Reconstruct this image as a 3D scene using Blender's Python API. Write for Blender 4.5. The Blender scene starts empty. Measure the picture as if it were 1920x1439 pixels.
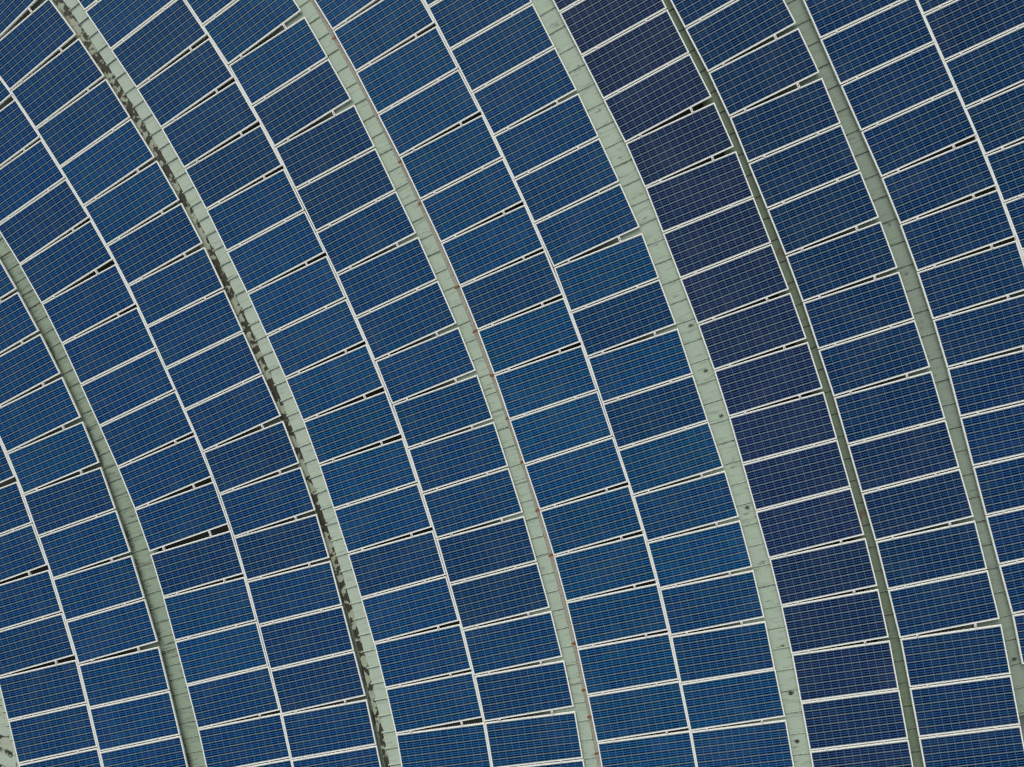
import bpy, bmesh, math, random
from mathutils import Vector, Matrix, noise

# ------------------------------------------------------------------ survey of the roof
# panels: column, row, x, y, heading, gap under the panel at the left clamp / right clamp / right end (m), cell colour
PANELS = [
    (0, 0, -12.4451, -2.048, 0.4016, 0.0478, 0.1049, 0.1298, 0.00097, 0.01554, 0.05603),
    (0, 1, -12.0504, -3.0445, 0.3507, 0.0305, 0.0313, 0.0317, 0.00093, 0.01539, 0.05764),
    (0, 2, -11.7023, -4.0064, 0.3496, 0.0463, 0.1005, 0.1241, 0.00093, 0.0155, 0.05646),
    (0, 3, -11.3613, -5.0192, 0.3013, 0.0306, 0.0384, 0.0418, 0.00095, 0.01567, 0.05805),
    (0, 4, -11.0584, -6.0005, 0.294, 0.0445, 0.0969, 0.1197, 0.00091, 0.01432, 0.05295),
    (0, 5, -10.7692, -7.0262, 0.2473, 0.0309, 0.0354, 0.0374, 0.00089, 0.01424, 0.05365),
    (0, 6, -10.5184, -8.0205, 0.2429, 0.0377, 0.0397, 0.0405, 0.00096, 0.01492, 0.05674),
    (0, 7, -10.2741, -9.0219, 0.2408, -1, -1, -1, 0.00096, 0.01512, 0.0564),
    (1, 0, -12.2994, 2.0831, 0.5243, 0.0387, 0.0694, 0.0827, 0.00068, 0.01751, 0.06127),
    (1, 1, -11.7978, 1.1627, 0.4969, 0.0384, 0.0727, 0.0876, 0.00073, 0.01752, 0.06426),
    (1, 2, -11.31, 0.2333, 0.4662, 0.0421, 0.0812, 0.0982, 0.00072, 0.01738, 0.06483),
    (1, 3, -10.8481, -0.7164, 0.4313, 0.0441, 0.0948, 0.1168, 0.00073, 0.01891, 0.06771),
    (1, 4, -10.4265, -1.6939, 0.3862, 0.0411, 0.0927, 0.1152, 0.00073, 0.02184, 0.06625),
    (1, 5, -10.0523, -2.6879, 0.3401, 0.0321, 0.0378, 0.0403, 0.00183, 0.01397, 0.0523),
    (1, 6, -9.7089, -3.6561, 0.3347, 0.0339, 0.0715, 0.0878, 0.00073, 0.01822, 0.06346),
    (1, 7, -9.3855, -4.652, 0.3011, 0.0274, 0.036, 0.0397, 0.00072, 0.01792, 0.0634),
    (1, 8, -9.0816, -5.6301, 0.2932, 0.0499, 0.1038, 0.1272, 0.0007, 0.0177, 0.06462),
    (1, 9, -8.8004, -6.6647, 0.2451, 0.0282, 0.0345, 0.0372, 0.00068, 0.01715, 0.05904),
    (1, 10, -8.5563, -7.6589, 0.2392, 0.0316, 0.0363, 0.0383, 0.00071, 0.0179, 0.06431),
    (1, 11, -8.3129, -8.6557, 0.2347, -1, -1, -1, 0.00071, 0.01746, 0.06568),
    (2, 0, -12.2454, 6.2742, 0.6409, 0.0486, 0.1123, 0.14, 0.00094, 0.0162, 0.06092),
    (2, 1, -11.6326, 5.3892, 0.5842, 0.0379, 0.0654, 0.0774, 0.00093, 0.01621, 0.06103),
    (2, 2, -11.0756, 4.5043, 0.5595, 0.0336, 0.0411, 0.0444, 0.00101, 0.01699, 0.06539),
    (2, 3, -10.5337, 3.6286, 0.5525, 0.0336, 0.0684, 0.0835, 0.00194, 0.01312, 0.0502),
    (2, 4, -10.008, 2.725, 0.5214, 0.0397, 0.1048, 0.1331, 0.00092, 0.01507, 0.05679),
    (2, 5, -9.503, 1.7839, 0.4635, 0.0362, 0.0711, 0.0863, 0.00093, 0.01621, 0.06409),
    (2, 6, -9.048, 0.84, 0.4324, 0.032, 0.033, 0.0335, 0.00092, 0.01592, 0.06079),
    (2, 7, -8.6257, -0.0935, 0.4311, 0.0289, 0.0388, 0.0432, 0.00095, 0.01646, 0.06226),
    (2, 8, -8.2024, -1.0286, 0.422, 0.0395, 0.069, 0.0819, 0.00092, 0.01575, 0.0585),
    (2, 9, -7.7871, -1.991, 0.3955, 0.0394, 0.0981, 0.1236, 0.00095, 0.0168, 0.06281),
    (2, 10, -7.411, -2.9868, 0.3433, 0.0905, 0.143, 0.1659, 0.00095, 0.01634, 0.05971),
    (2, 11, -7.0602, -4.0419, 0.2964, 0.0368, 0.0702, 0.0848, 0.00186, 0.01221, 0.04905),
    (2, 12, -6.7771, -5.0507, 0.2665, 0.0345, 0.0386, 0.0404, 0.0008, 0.01966, 0.06503),
    (2, 13, -6.5079, -6.0437, 0.2625, 0.0263, 0.0307, 0.0326, 0.00082, 0.02193, 0.07049),
    (2, 14, -6.2423, -7.0292, 0.2582, 0.0327, 0.0691, 0.085, 0.00095, 0.01624, 0.06065),
    (2, 15, -5.9919, -8.0438, 0.2256, 0.0289, 0.0365, 0.0398, 0.00099, 0.01694, 0.06336),
    (2, 16, -5.7616, -9.0426, 0.2185, -1, -1, -1, 0.00091, 0.01637, 0.06045),
    (3, 0, -11.415, 8.3665, 0.7094, 0.0538, 0.1345, 0.1696, 0.00124, 0.01665, 0.06113),
    (3, 1, -10.7178, 7.5284, 0.6377, 0.0465, 0.0964, 0.118, 0.00118, 0.01589, 0.058),
    (3, 2, -10.1001, 6.659, 0.5933, 0.0362, 0.068, 0.0819, 0.00112, 0.01606, 0.05589),
    (3, 3, -9.5315, 5.7808, 0.5649, 0.0262, 0.0392, 0.0449, 0.00116, 0.01617, 0.05566),
    (3, 4, -8.9949, 4.9068, 0.5531, 0.0396, 0.0813, 0.0995, 0.00094, 0.0204, 0.06745),
    (3, 5, -8.4505, 4.0032, 0.5159, 0.0379, 0.0742, 0.09, 0.00096, 0.02096, 0.06751),
    (3, 6, -7.9377, 3.0867, 0.4835, 0.0348, 0.0834, 0.1046, 0.00117, 0.01567, 0.05698),
    (3, 7, -7.4669, 2.1436, 0.4401, 0.0285, 0.0436, 0.0502, 0.00124, 0.01719, 0.06226),
    (3, 8, -7.0426, 1.2061, 0.4265, 0.0306, 0.0311, 0.0313, 0.00117, 0.01628, 0.05825),
    (3, 9, -6.6215, 0.2739, 0.4257, 0.0285, 0.0349, 0.0376, 0.00119, 0.01663, 0.06001),
    (3, 10, -6.1996, -0.6592, 0.4198, 0.0437, 0.0998, 0.1242, 0.0012, 0.01609, 0.06146),
    (3, 11, -5.7897, -1.6445, 0.3699, 0.0339, 0.0801, 0.1001, 0.0021, 0.01387, 0.05143),
    (3, 12, -5.4283, -2.6322, 0.3288, 0.0355, 0.0824, 0.1027, 0.00126, 0.01665, 0.06311),
    (3, 13, -5.1097, -3.6367, 0.2871, 0.0387, 0.0691, 0.0823, 0.00198, 0.01282, 0.04766),
    (3, 14, -4.8265, -4.6454, 0.2599, 0.0326, 0.0355, 0.0367, 0.00132, 0.01701, 0.06129),
    (3, 15, -4.5593, -5.6362, 0.257, 0.0311, 0.0336, 0.0347, 0.00206, 0.01365, 0.05123),
    (3, 16, -4.3001, -6.6274, 0.2544, 0.0385, 0.0833, 0.1029, 0.00184, 0.01258, 0.0462),
    (3, 17, -4.051, -7.653, 0.2144, 0.0303, 0.0343, 0.036, 0.00119, 0.01591, 0.05722),
    (3, 18, -3.8321, -8.6538, 0.2105, -1, -1, -1, 0.00117, 0.0157, 0.05977),
    (4, 0, -8.8844, 9.1821, 0.5993, 0.035, 0.0373, 0.0383, 0.00145, 0.02014, 0.06594),
    (4, 1, -8.3105, 8.3288, 0.597, 0.0334, 0.0354, 0.0363, 0.00137, 0.01995, 0.06361),
    (4, 2, -7.7377, 7.4769, 0.5949, 0.0496, 0.0885, 0.1054, 0.0022, 0.01623, 0.05187),
    (4, 3, -7.1646, 6.5809, 0.5602, 0.0453, 0.0889, 0.1078, 0.00222, 0.01588, 0.05276),
    (4, 4, -6.6208, 5.6688, 0.5213, 0.0516, 0.0894, 0.1058, 0.00216, 0.01513, 0.05194),
    (4, 5, -6.1059, 4.7368, 0.4877, 0.0412, 0.0749, 0.0896, 0.00219, 0.01524, 0.04987),
    (4, 6, -5.6303, 3.7982, 0.4575, 0.0369, 0.038, 0.0384, 0.00135, 0.01878, 0.06465),
    (4, 7, -5.1774, 2.8737, 0.4563, 0.0441, 0.0772, 0.0916, 0.00151, 0.02105, 0.06877),
    (4, 8, -4.7257, 1.9206, 0.4267, 0.0356, 0.0408, 0.0431, 0.0015, 0.02143, 0.06954),
    (4, 9, -4.3015, 0.9814, 0.4218, 0.0433, 0.0733, 0.0863, 0.00147, 0.02085, 0.06734),
    (4, 10, -3.8866, 0.0145, 0.395, 0.0407, 0.0885, 0.1094, 0.00105, 0.02227, 0.06959),
    (4, 11, -3.4984, -0.9713, 0.3524, 0.0464, 0.0835, 0.0996, 0.00103, 0.02238, 0.06575),
    (4, 12, -3.1509, -1.9719, 0.3193, 0.0342, 0.0383, 0.0402, 0.00118, 0.02461, 0.0761),
    (4, 13, -2.8306, -2.9492, 0.3153, 0.0429, 0.0738, 0.0872, 0.00138, 0.02097, 0.06776),
    (4, 14, -2.5217, -3.9552, 0.2877, 0.0312, 0.0369, 0.0394, 0.00212, 0.01537, 0.05267),
    (4, 15, -2.2339, -4.9403, 0.2823, 0.0369, 0.0732, 0.089, 0.00151, 0.02144, 0.07188),
    (4, 16, -1.9513, -5.9507, 0.2499, 0.0383, 0.0637, 0.0748, 0.0014, 0.01946, 0.06772),
    (4, 17, -1.7033, -6.9653, 0.2272, 0.0442, 0.1062, 0.1332, 0.00152, 0.02157, 0.06937),
    (4, 18, -1.4897, -8.0146, 0.172, -1, -1, -1, 0.00144, 0.02066, 0.06754),
    (5, 0, -6.2119, 8.7664, 0.5902, 0.0371, 0.0431, 0.0457, 0.00153, 0.01867, 0.06194),
    (5, 1, -5.6404, 7.9066, 0.5846, 0.0578, 0.131, 0.1629, 0.00109, 0.02174, 0.06556),
    (5, 2, -5.0686, 6.9778, 0.5195, 0.0377, 0.0439, 0.0465, 0.00104, 0.02171, 0.0673),
    (5, 3, -4.5626, 6.0769, 0.5138, 0.0531, 0.1176, 0.1456, 0.00212, 0.01373, 0.04841),
    (5, 4, -4.0573, 5.1212, 0.4565, 0.0389, 0.046, 0.049, 0.00203, 0.01298, 0.04707),
    (5, 5, -3.6072, 4.1893, 0.4499, 0.0405, 0.0364, 0.0345, 0.00213, 0.01402, 0.04736),
    (5, 6, -3.1627, 3.2599, 0.4533, 0.0476, 0.0863, 0.1031, 0.00142, 0.01738, 0.05711),
    (5, 7, -2.7104, 2.2999, 0.4188, 0.0359, 0.041, 0.0432, 0.00152, 0.01794, 0.06023),
    (5, 8, -2.2922, 1.3578, 0.414, 0.0474, 0.086, 0.1028, 0.0014, 0.01667, 0.05607),
    (5, 9, -1.8767, 0.3816, 0.3796, 0.0416, 0.0876, 0.1076, 0.00148, 0.01895, 0.06408),
    (5, 10, -1.5054, -0.6106, 0.3387, 0.0388, 0.0684, 0.0813, 0.00147, 0.01861, 0.05982),
    (5, 11, -1.1685, -1.6023, 0.3122, 0.0377, 0.0417, 0.0434, 0.00137, 0.0174, 0.06001),
    (5, 12, -0.856, -2.5858, 0.3084, 0.0441, 0.0785, 0.0935, 0.00146, 0.01803, 0.0609),
    (5, 13, -0.5506, -3.5961, 0.2777, 0.0339, 0.0389, 0.0411, 0.00217, 0.01419, 0.04977),
    (5, 14, -0.2708, -4.5859, 0.2729, 0.0444, 0.0768, 0.0908, 0.00214, 0.0139, 0.04839),
    (5, 15, 0.0055, -5.6035, 0.244, 0.0421, 0.0813, 0.0983, 0.00152, 0.01828, 0.06064),
    (5, 16, 0.257, -6.629, 0.2091, 0.0505, 0.0988, 0.1198, 0.00137, 0.01605, 0.05443),
    (5, 17, 0.4634, -7.6783, 0.1661, 0.0302, 0.0387, 0.0423, 0.0015, 0.01823, 0.0592),
    (5, 18, 0.6339, -8.6909, 0.1583, -1, -1, -1, 0.0014, 0.01774, 0.0614),
    (6, 0, -3.2863, 8.5412, 0.5548, 0.0487, 0.0969, 0.1178, 0.00119, 0.02166, 0.06739),
    (6, 1, -2.7471, 7.6195, 0.512, 0.0437, 0.0778, 0.0926, 0.00117, 0.02192, 0.06501),
    (6, 2, -2.2495, 6.6892, 0.4816, 0.0344, 0.0394, 0.0416, 0.00127, 0.02336, 0.06891),
    (6, 3, -1.7797, 5.7734, 0.4769, 0.0455, 0.0795, 0.0943, 0.00122, 0.02223, 0.0677),
    (6, 4, -1.3034, 4.8303, 0.4466, 0.0379, 0.0393, 0.0399, 0.00111, 0.02134, 0.06367),
    (6, 5, -0.8592, 3.9003, 0.445, 0.0391, 0.073, 0.0878, 0.00123, 0.02141, 0.06641),
    (6, 6, -0.4246, 2.9442, 0.4148, 0.034, 0.0649, 0.0783, 0.00122, 0.02198, 0.06876),
    (6, 7, -0.0201, 1.9824, 0.3872, 0.0361, 0.0683, 0.0823, 0.00201, 0.01593, 0.05394),
    (6, 8, 0.3574, 1.0067, 0.3585, 0.0365, 0.0704, 0.0852, 0.00094, 0.02519, 0.07269),
    (6, 9, 0.7082, 0.0196, 0.3283, 0.0276, 0.031, 0.0325, 0.001, 0.02513, 0.07234),
    (6, 10, 1.0362, -0.9478, 0.3249, 0.0314, 0.034, 0.0351, 0.0013, 0.02473, 0.07196),
    (6, 11, 1.3621, -1.9194, 0.3224, 0.0405, 0.0676, 0.0793, 0.00117, 0.02197, 0.06867),
    (6, 12, 1.6799, -2.9177, 0.2982, 0.0367, 0.0723, 0.0878, 0.00117, 0.02119, 0.06269),
    (6, 13, 1.9726, -3.9247, 0.2664, 0.0349, 0.0719, 0.0879, 0.00117, 0.0216, 0.06508),
    (6, 14, 2.2298, -4.9403, 0.2334, 0.039, 0.064, 0.0748, 0.00116, 0.02093, 0.06334),
    (6, 15, 2.4597, -5.9597, 0.211, 0.0325, 0.0409, 0.0445, 0.00098, 0.02336, 0.07057),
    (6, 16, 2.6737, -6.9663, 0.2033, 0.0363, 0.0641, 0.0761, 0.00115, 0.02188, 0.06476),
    (6, 17, 2.8736, -7.9908, 0.1785, -1, -1, -1, 0.00124, 0.02334, 0.07015),
    (7, 0, -1.1562, 8.8971, 0.4854, 0.027, 0.0347, 0.038, 0.00165, 0.01723, 0.05743),
    (7, 1, -0.6836, 7.9895, 0.4784, 0.0338, 0.0393, 0.0416, 0.00164, 0.01768, 0.05824),
    (7, 2, -0.213, 7.0744, 0.4733, 0.036, 0.0377, 0.0385, 0.0017, 0.01833, 0.05816),
    (7, 3, 0.2553, 6.1582, 0.4716, 0.0402, 0.0764, 0.0921, 0.00168, 0.0175, 0.05954),
    (7, 4, 0.7157, 5.2117, 0.4394, 0.037, 0.0415, 0.0434, 0.00169, 0.01804, 0.05964),
    (7, 5, 1.1494, 4.2757, 0.4352, 0.0354, 0.0515, 0.0584, 0.00163, 0.01677, 0.05517),
    (7, 6, 1.5738, 3.3301, 0.4207, 0.0491, 0.1156, 0.1446, 0.00169, 0.01827, 0.05831),
    (7, 7, 1.9828, 2.3323, 0.3617, 0.0311, 0.0374, 0.0401, 0.00111, 0.02186, 0.06312),
    (7, 8, 2.3387, 1.3694, 0.3558, 0.0424, 0.0861, 0.1051, 0.0023, 0.01415, 0.04882),
    (7, 9, 2.6896, 0.3704, 0.317, 0.0353, 0.0348, 0.0345, 0.00125, 0.02275, 0.06934),
    (7, 10, 3.0076, -0.6061, 0.3171, 0.0342, 0.0319, 0.0309, 0.00221, 0.01355, 0.04521),
    (7, 11, 3.3296, -1.5791, 0.3189, 0.0431, 0.0755, 0.0896, 0.00113, 0.02152, 0.05955),
    (7, 12, 3.6508, -2.5821, 0.2899, 0.0396, 0.0744, 0.0895, 0.00167, 0.01845, 0.05807),
    (7, 13, 3.9355, -3.5939, 0.2588, 0.0348, 0.0682, 0.0828, 0.00104, 0.02309, 0.07002),
    (7, 14, 4.1905, -4.6078, 0.229, 0.0438, 0.0782, 0.0931, 0.00171, 0.01794, 0.05768),
    (7, 15, 4.4159, -5.6385, 0.1984, 0.0271, 0.0246, 0.0235, 0.00166, 0.01748, 0.05737),
    (7, 16, 4.6205, -6.6353, 0.2003, 0.0383, 0.0702, 0.0841, 0.00115, 0.02113, 0.06538),
    (7, 17, 4.8181, -7.6647, 0.1718, -1, -1, -1, 0.00178, 0.01862, 0.06201),
    (8, 0, 1.6232, 8.659, 0.4794, 0.0286, 0.0346, 0.0373, 0.00648, 0.00583, 0.02377),
    (8, 1, 2.0943, 7.7498, 0.4738, 0.0287, 0.0341, 0.0365, 0.00681, 0.00615, 0.02537),
    (8, 2, 2.5562, 6.8362, 0.4687, 0.0308, 0.0323, 0.0329, 0.00626, 0.00591, 0.02458),
    (8, 3, 3.0156, 5.9214, 0.4672, 0.0484, 0.1114, 0.1388, 0.00646, 0.00608, 0.02632),
    (8, 4, 3.4719, 4.9474, 0.4113, 0.04, 0.0888, 0.11, 0.0059, 0.00598, 0.02437),
    (8, 5, 3.8812, 3.9705, 0.3679, 0.0297, 0.03, 0.0301, 0.00616, 0.00643, 0.02714),
    (8, 6, 4.2453, 3.0157, 0.3674, 0.0294, 0.0332, 0.0348, 0.00578, 0.00642, 0.02721),
    (8, 7, 4.6073, 2.0583, 0.3639, 0.0393, 0.0708, 0.0845, 0.00571, 0.0067, 0.02865),
    (8, 8, 4.9705, 1.0743, 0.3358, 0.0364, 0.0691, 0.0832, 0.0056, 0.0068, 0.02798),
    (8, 9, 5.3019, 0.0814, 0.3068, 0.0359, 0.0692, 0.0837, 0.00565, 0.00703, 0.03042),
    (8, 10, 5.6036, -0.9207, 0.2771, 0.0273, 0.0306, 0.032, 0.00523, 0.00692, 0.0299),
    (8, 11, 5.8784, -1.9042, 0.2739, 0.029, 0.0295, 0.0297, 0.00511, 0.00724, 0.0319),
    (8, 12, 6.152, -2.8881, 0.2732, 0.036, 0.071, 0.0862, 0.00529, 0.00725, 0.0333),
    (8, 13, 6.4256, -3.8992, 0.2421, 0.0343, 0.0692, 0.0843, 0.00437, 0.0071, 0.0299),
    (8, 14, 6.6597, -4.9186, 0.211, 0.0359, 0.0689, 0.0832, 0.0045, 0.0073, 0.03112),
    (8, 15, 6.8678, -5.944, 0.1816, 0.0263, 0.0296, 0.031, 0.00483, 0.0079, 0.03373),
    (8, 16, 7.053, -6.9471, 0.1783, 0.0318, 0.0364, 0.0384, 0.00355, 0.00876, 0.03628),
    (8, 17, 7.2327, -7.9576, 0.1739, -1, -1, -1, 0.00439, 0.00808, 0.03466),
    (9, 0, 4.2078, 8.2345, 0.48, 0.0342, 0.0356, 0.0362, 0.00157, 0.00857, 0.03489),
    (9, 1, 4.6789, 7.322, 0.4786, 0.0459, 0.0936, 0.1143, 0.00157, 0.00874, 0.03426),
    (9, 2, 5.1503, 6.3675, 0.4363, 0.0492, 0.1071, 0.1322, 0.0015, 0.00816, 0.03313),
    (9, 3, 5.5836, 5.3854, 0.385, 0.0371, 0.0371, 0.0371, 0.00149, 0.00816, 0.03271),
    (9, 4, 5.9685, 4.431, 0.3848, 0.0363, 0.0416, 0.0439, 0.00148, 0.00834, 0.03326),
    (9, 5, 6.3532, 3.4741, 0.3799, 0.0466, 0.0829, 0.0986, 0.0016, 0.00895, 0.03357),
    (9, 6, 6.7282, 2.4838, 0.3476, 0.0419, 0.0779, 0.0936, 0.00167, 0.00921, 0.03785),
    (9, 7, 7.0722, 1.4875, 0.3155, 0.033, 0.0376, 0.0396, 0.00176, 0.00966, 0.03933),
    (9, 8, 7.388, 0.5096, 0.3112, 0.0452, 0.0805, 0.0958, 0.00167, 0.00934, 0.03844),
    (9, 9, 7.6957, -0.5016, 0.2798, 0.0309, 0.0339, 0.0352, 0.00171, 0.00946, 0.03899),
    (9, 10, 7.9767, -1.4869, 0.2769, 0.035, 0.038, 0.0393, 0.00312, 0.00804, 0.03404),
    (9, 11, 8.2575, -2.4765, 0.274, 0.0434, 0.0807, 0.0969, 0.00307, 0.00838, 0.03317),
    (9, 12, 8.5309, -3.4967, 0.2408, 0.0326, 0.0385, 0.041, 0.00174, 0.00939, 0.03717),
    (9, 13, 8.7765, -4.4947, 0.2354, 0.0498, 0.1075, 0.1326, 0.00189, 0.01041, 0.04115),
    (9, 14, 9.0077, -5.5434, 0.1841, 0.0351, 0.0412, 0.0439, 0.00189, 0.01066, 0.04128),
    (9, 15, 9.1924, -6.5572, 0.1784, 0.0348, 0.0379, 0.0392, 0.00181, 0.00975, 0.04039),
    (9, 16, 9.3739, -7.5695, 0.1753, -1, -1, -1, 0.00186, 0.01042, 0.04164),
    (10, 0, 6.9558, 7.858, 0.4117, 0.0324, 0.0344, 0.0352, 0.00112, 0.00936, 0.03979),
    (10, 1, 7.3629, 6.9168, 0.4098, 0.0352, 0.0322, 0.0308, 0.00125, 0.00999, 0.04124),
    (10, 2, 7.7726, 5.9767, 0.4123, 0.0341, 0.0337, 0.0335, 0.00119, 0.00968, 0.04074),
    (10, 3, 8.1841, 5.0371, 0.4125, 0.0432, 0.0794, 0.0952, 0.00114, 0.00932, 0.03855),
    (10, 4, 8.587, 4.0614, 0.3803, 0.0398, 0.0788, 0.0957, 0.00117, 0.00981, 0.04068),
    (10, 5, 8.9552, 3.074, 0.3456, 0.0386, 0.0741, 0.0896, 0.00119, 0.01005, 0.04025),
    (10, 6, 9.2906, 2.0784, 0.314, 0.0392, 0.0716, 0.0857, 0.00115, 0.00997, 0.0401),
    (10, 7, 9.6032, 1.0767, 0.2851, 0.0412, 0.0777, 0.0936, 0.00117, 0.0097, 0.04066),
    (10, 8, 9.8823, 0.0606, 0.2527, 0.0372, 0.0437, 0.0465, 0.00113, 0.00949, 0.04137),
    (10, 9, 10.1388, -0.9398, 0.2467, 0.0359, 0.0307, 0.0285, 0.00128, 0.01075, 0.04545),
    (10, 10, 10.3929, -1.9328, 0.251, 0.0318, 0.0286, 0.0272, 0.00123, 0.01055, 0.04283),
    (10, 11, 10.6484, -2.9222, 0.2536, 0.0356, 0.0349, 0.0346, 0.00129, 0.01118, 0.04582),
    (10, 12, 10.9071, -3.9162, 0.2539, 0.0539, 0.1244, 0.1551, 0.00133, 0.01042, 0.04526),
    (10, 13, 11.1493, -4.9739, 0.1914, -1, -1, -1, 0.0013, 0.01086, 0.04379),
    (11, 0, 8.929, 8.2467, 0.4169, 0.0299, 0.0341, 0.0359, 0.00105, 0.00908, 0.03625),
    (11, 1, 9.3406, 7.3088, 0.413, 0.0333, 0.0297, 0.0281, 0.00264, 0.00778, 0.03445),
    (11, 2, 9.7514, 6.3717, 0.4159, 0.0376, 0.0554, 0.0631, 0.00116, 0.01046, 0.03985),
    (11, 3, 10.1618, 5.4165, 0.4001, 0.042, 0.0861, 0.1053, 0.00105, 0.00924, 0.0371),
    (11, 4, 10.5556, 4.4338, 0.3609, 0.0302, 0.0431, 0.0487, 0.00111, 0.01034, 0.03943),
    (11, 5, 10.9155, 3.4694, 0.3493, 0.0251, 0.0326, 0.0358, 0.00118, 0.01042, 0.04145),
    (11, 6, 11.2612, 2.5084, 0.3425, -1, -1, -1, 0.00115, 0.00997, 0.0408),
]
# beams: right edge x(y) as a quartic in y/10, visible width w(y), extent in y
BEAMS = {
    'A': {'r': [0.17634, -0.17336, -1.90352, -4.70739, -9.71153], 'w': [-0.0703, 0.4101], 'y0': -9.843, 'y1': 6.209},
    'B': {'r': [-0.0867, -0.19148, -1.38553, -4.10751, -4.94454], 'w': [0.0729, 0.5088], 'y0': -8.773, 'y1': 9.16},
    'C': {'r': [-0.0598, -0.10299, -1.20576, -3.67478, -0.31046], 'w': [0.0558, 0.4058], 'y0': -8.756, 'y1': 8.565},
    'D': {'r': [-0.08506, -0.15695, -1.09935, -3.26673, 4.29874], 'w': [0.0565, 0.4341], 'y0': -8.719, 'y1': 8.761},
    'E': {'r': [-0.304, -0.1802, -0.87476, -3.15228, 6.52613], 'w': [-0.0355, 0.1976], 'y0': -8.332, 'y1': 8.336},
    'F': {'r': [0.90532, -0.87449, -1.21335, -2.79331, 8.89947], 'w': [0.0827, 0.3126], 'y0': -5.75, 'y1': 8.031},
    'G': {'w': [0, 0.75], 'r': [0, 0, 0, -2.58824, -13.60813], 'y0': -9.641, 'y1': -5.004},
}
RAILS = {
    's1': {'l': [0.08773, -0.6033, -2.45677, -5.04173, -12.27835], 'y0': -9.27, 'y1': 1.938},
    's2': {'l': [-0.16311, -0.37393, -1.64217, -4.36681, -7.53636], 'y0': -9.247, 'y1': 8.032},
    's3': {'l': [-0.13313, -0.13156, -1.26894, -3.90986, -2.79857], 'y0': -9.238, 'y1': 8.553},
    's4': {'l': [0.02504, -0.04192, -1.18507, -3.52191, 1.80039], 'y0': -8.224, 'y1': 8.793},
    's5': {'l': [4.28943, -7.7463, 3.80012, -4.26904, 11.16537], 'y0': 1.807, 'y1': 8.214},
}
STAINS = {
    'D': [[0.947, 7.534], [1.397, 6.664], [1.847, 5.749], [2.285, 4.89], [3.037, 3.065], [3.395, 2.142], [3.753, 1.208], [4.066, 0.264], [4.378, -0.679], [4.646, -1.588], [4.924, -2.596], [5.244, -3.737], [5.443, -4.598], [5.652, -5.49], [5.817, -6.46], [5.949, -7.464], [4.607, 7.874]],
    'F': [[7.706, 3.231], [8.197, 2.478], [8.054, 2.239], [8.369, 1.27], [8.652, 0.313], [6.977, 5.01], [10.191, -5.599], [10.401, -6.578]],
    'C': [[-3.838, 7.462], [-2.415, 4.789], [-1.975, 3.887], [-1.166, 2.084], [-0.785, 1.125], [-0.427, 0.179], [-0.092, -0.755], [0.208, -1.7], [0.553, -2.725], [0.852, -3.69], [1.334, -5.583], [1.551, -6.578], [1.62, -7.163], [1.814, -7.937]],
}
RIBS = {
    'A': [-10.79, 1.439, 0.3395],
    'B': [-9.505, 7.986, 0.3665],
    'C': [-4.473, 8.212, 0.4077],
    'D': [3.649, 1.319, 0.4474],
    'E': [7.168, -1.967, 0.4779],
    'F': [8.419, 1.5, 0.493],
}      # a point on one standing seam and the seam spacing
S = [1.014063, 0.292129, 0.06296, -0.075305, 0.124952, -0.006926, 0.014285, -0.023463, -0.018397]
HC = 17.1177
FPX = 1500.0
COLS = ['c0', 'c1', 'c2', 'c3', 'c4', 'c5', 'c6', 'c7', 'c8', 'c9', 'c10', 'c11']

scene = bpy.context.scene
C = scene.collection
random.seed(3)
PW, PH = 1.980, 1.003            # outer size of a panel frame
LIP, FD = 0.027, 0.042           # frame lip width, frame depth


def surf(x, y):
    X, Y = x / 10, y / 10
    return (S[0]*X + S[1]*Y + S[2]*X*X + S[3]*X*Y + S[4]*Y*Y
            + S[5]*X**3 + S[6]*X*X*Y + S[7]*X*Y*Y + S[8]*Y**3)


def normal(x, y):
    X, Y = x / 10, y / 10
    gx = (S[0] + 2*S[2]*X + S[3]*Y + 3*S[5]*X*X + 2*S[6]*X*Y + S[7]*Y*Y) / 10
    gy = (S[1] + S[3]*X + 2*S[4]*Y + S[6]*X*X + 2*S[7]*X*Y + 3*S[8]*Y*Y) / 10
    return Vector((-gx, -gy, 1)).normalized()


def poly(co, y):
    v = 0.0
    for c in co:
        v = v * (y / 10) + c
    return v


# ------------------------------------------------------------------ materials
def new_mat(name):
    m = bpy.data.materials.new(name)
    m.use_nodes = True
    nt = m.node_tree
    b = nt.nodes['Principled BSDF']
    return m, nt, b


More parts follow.
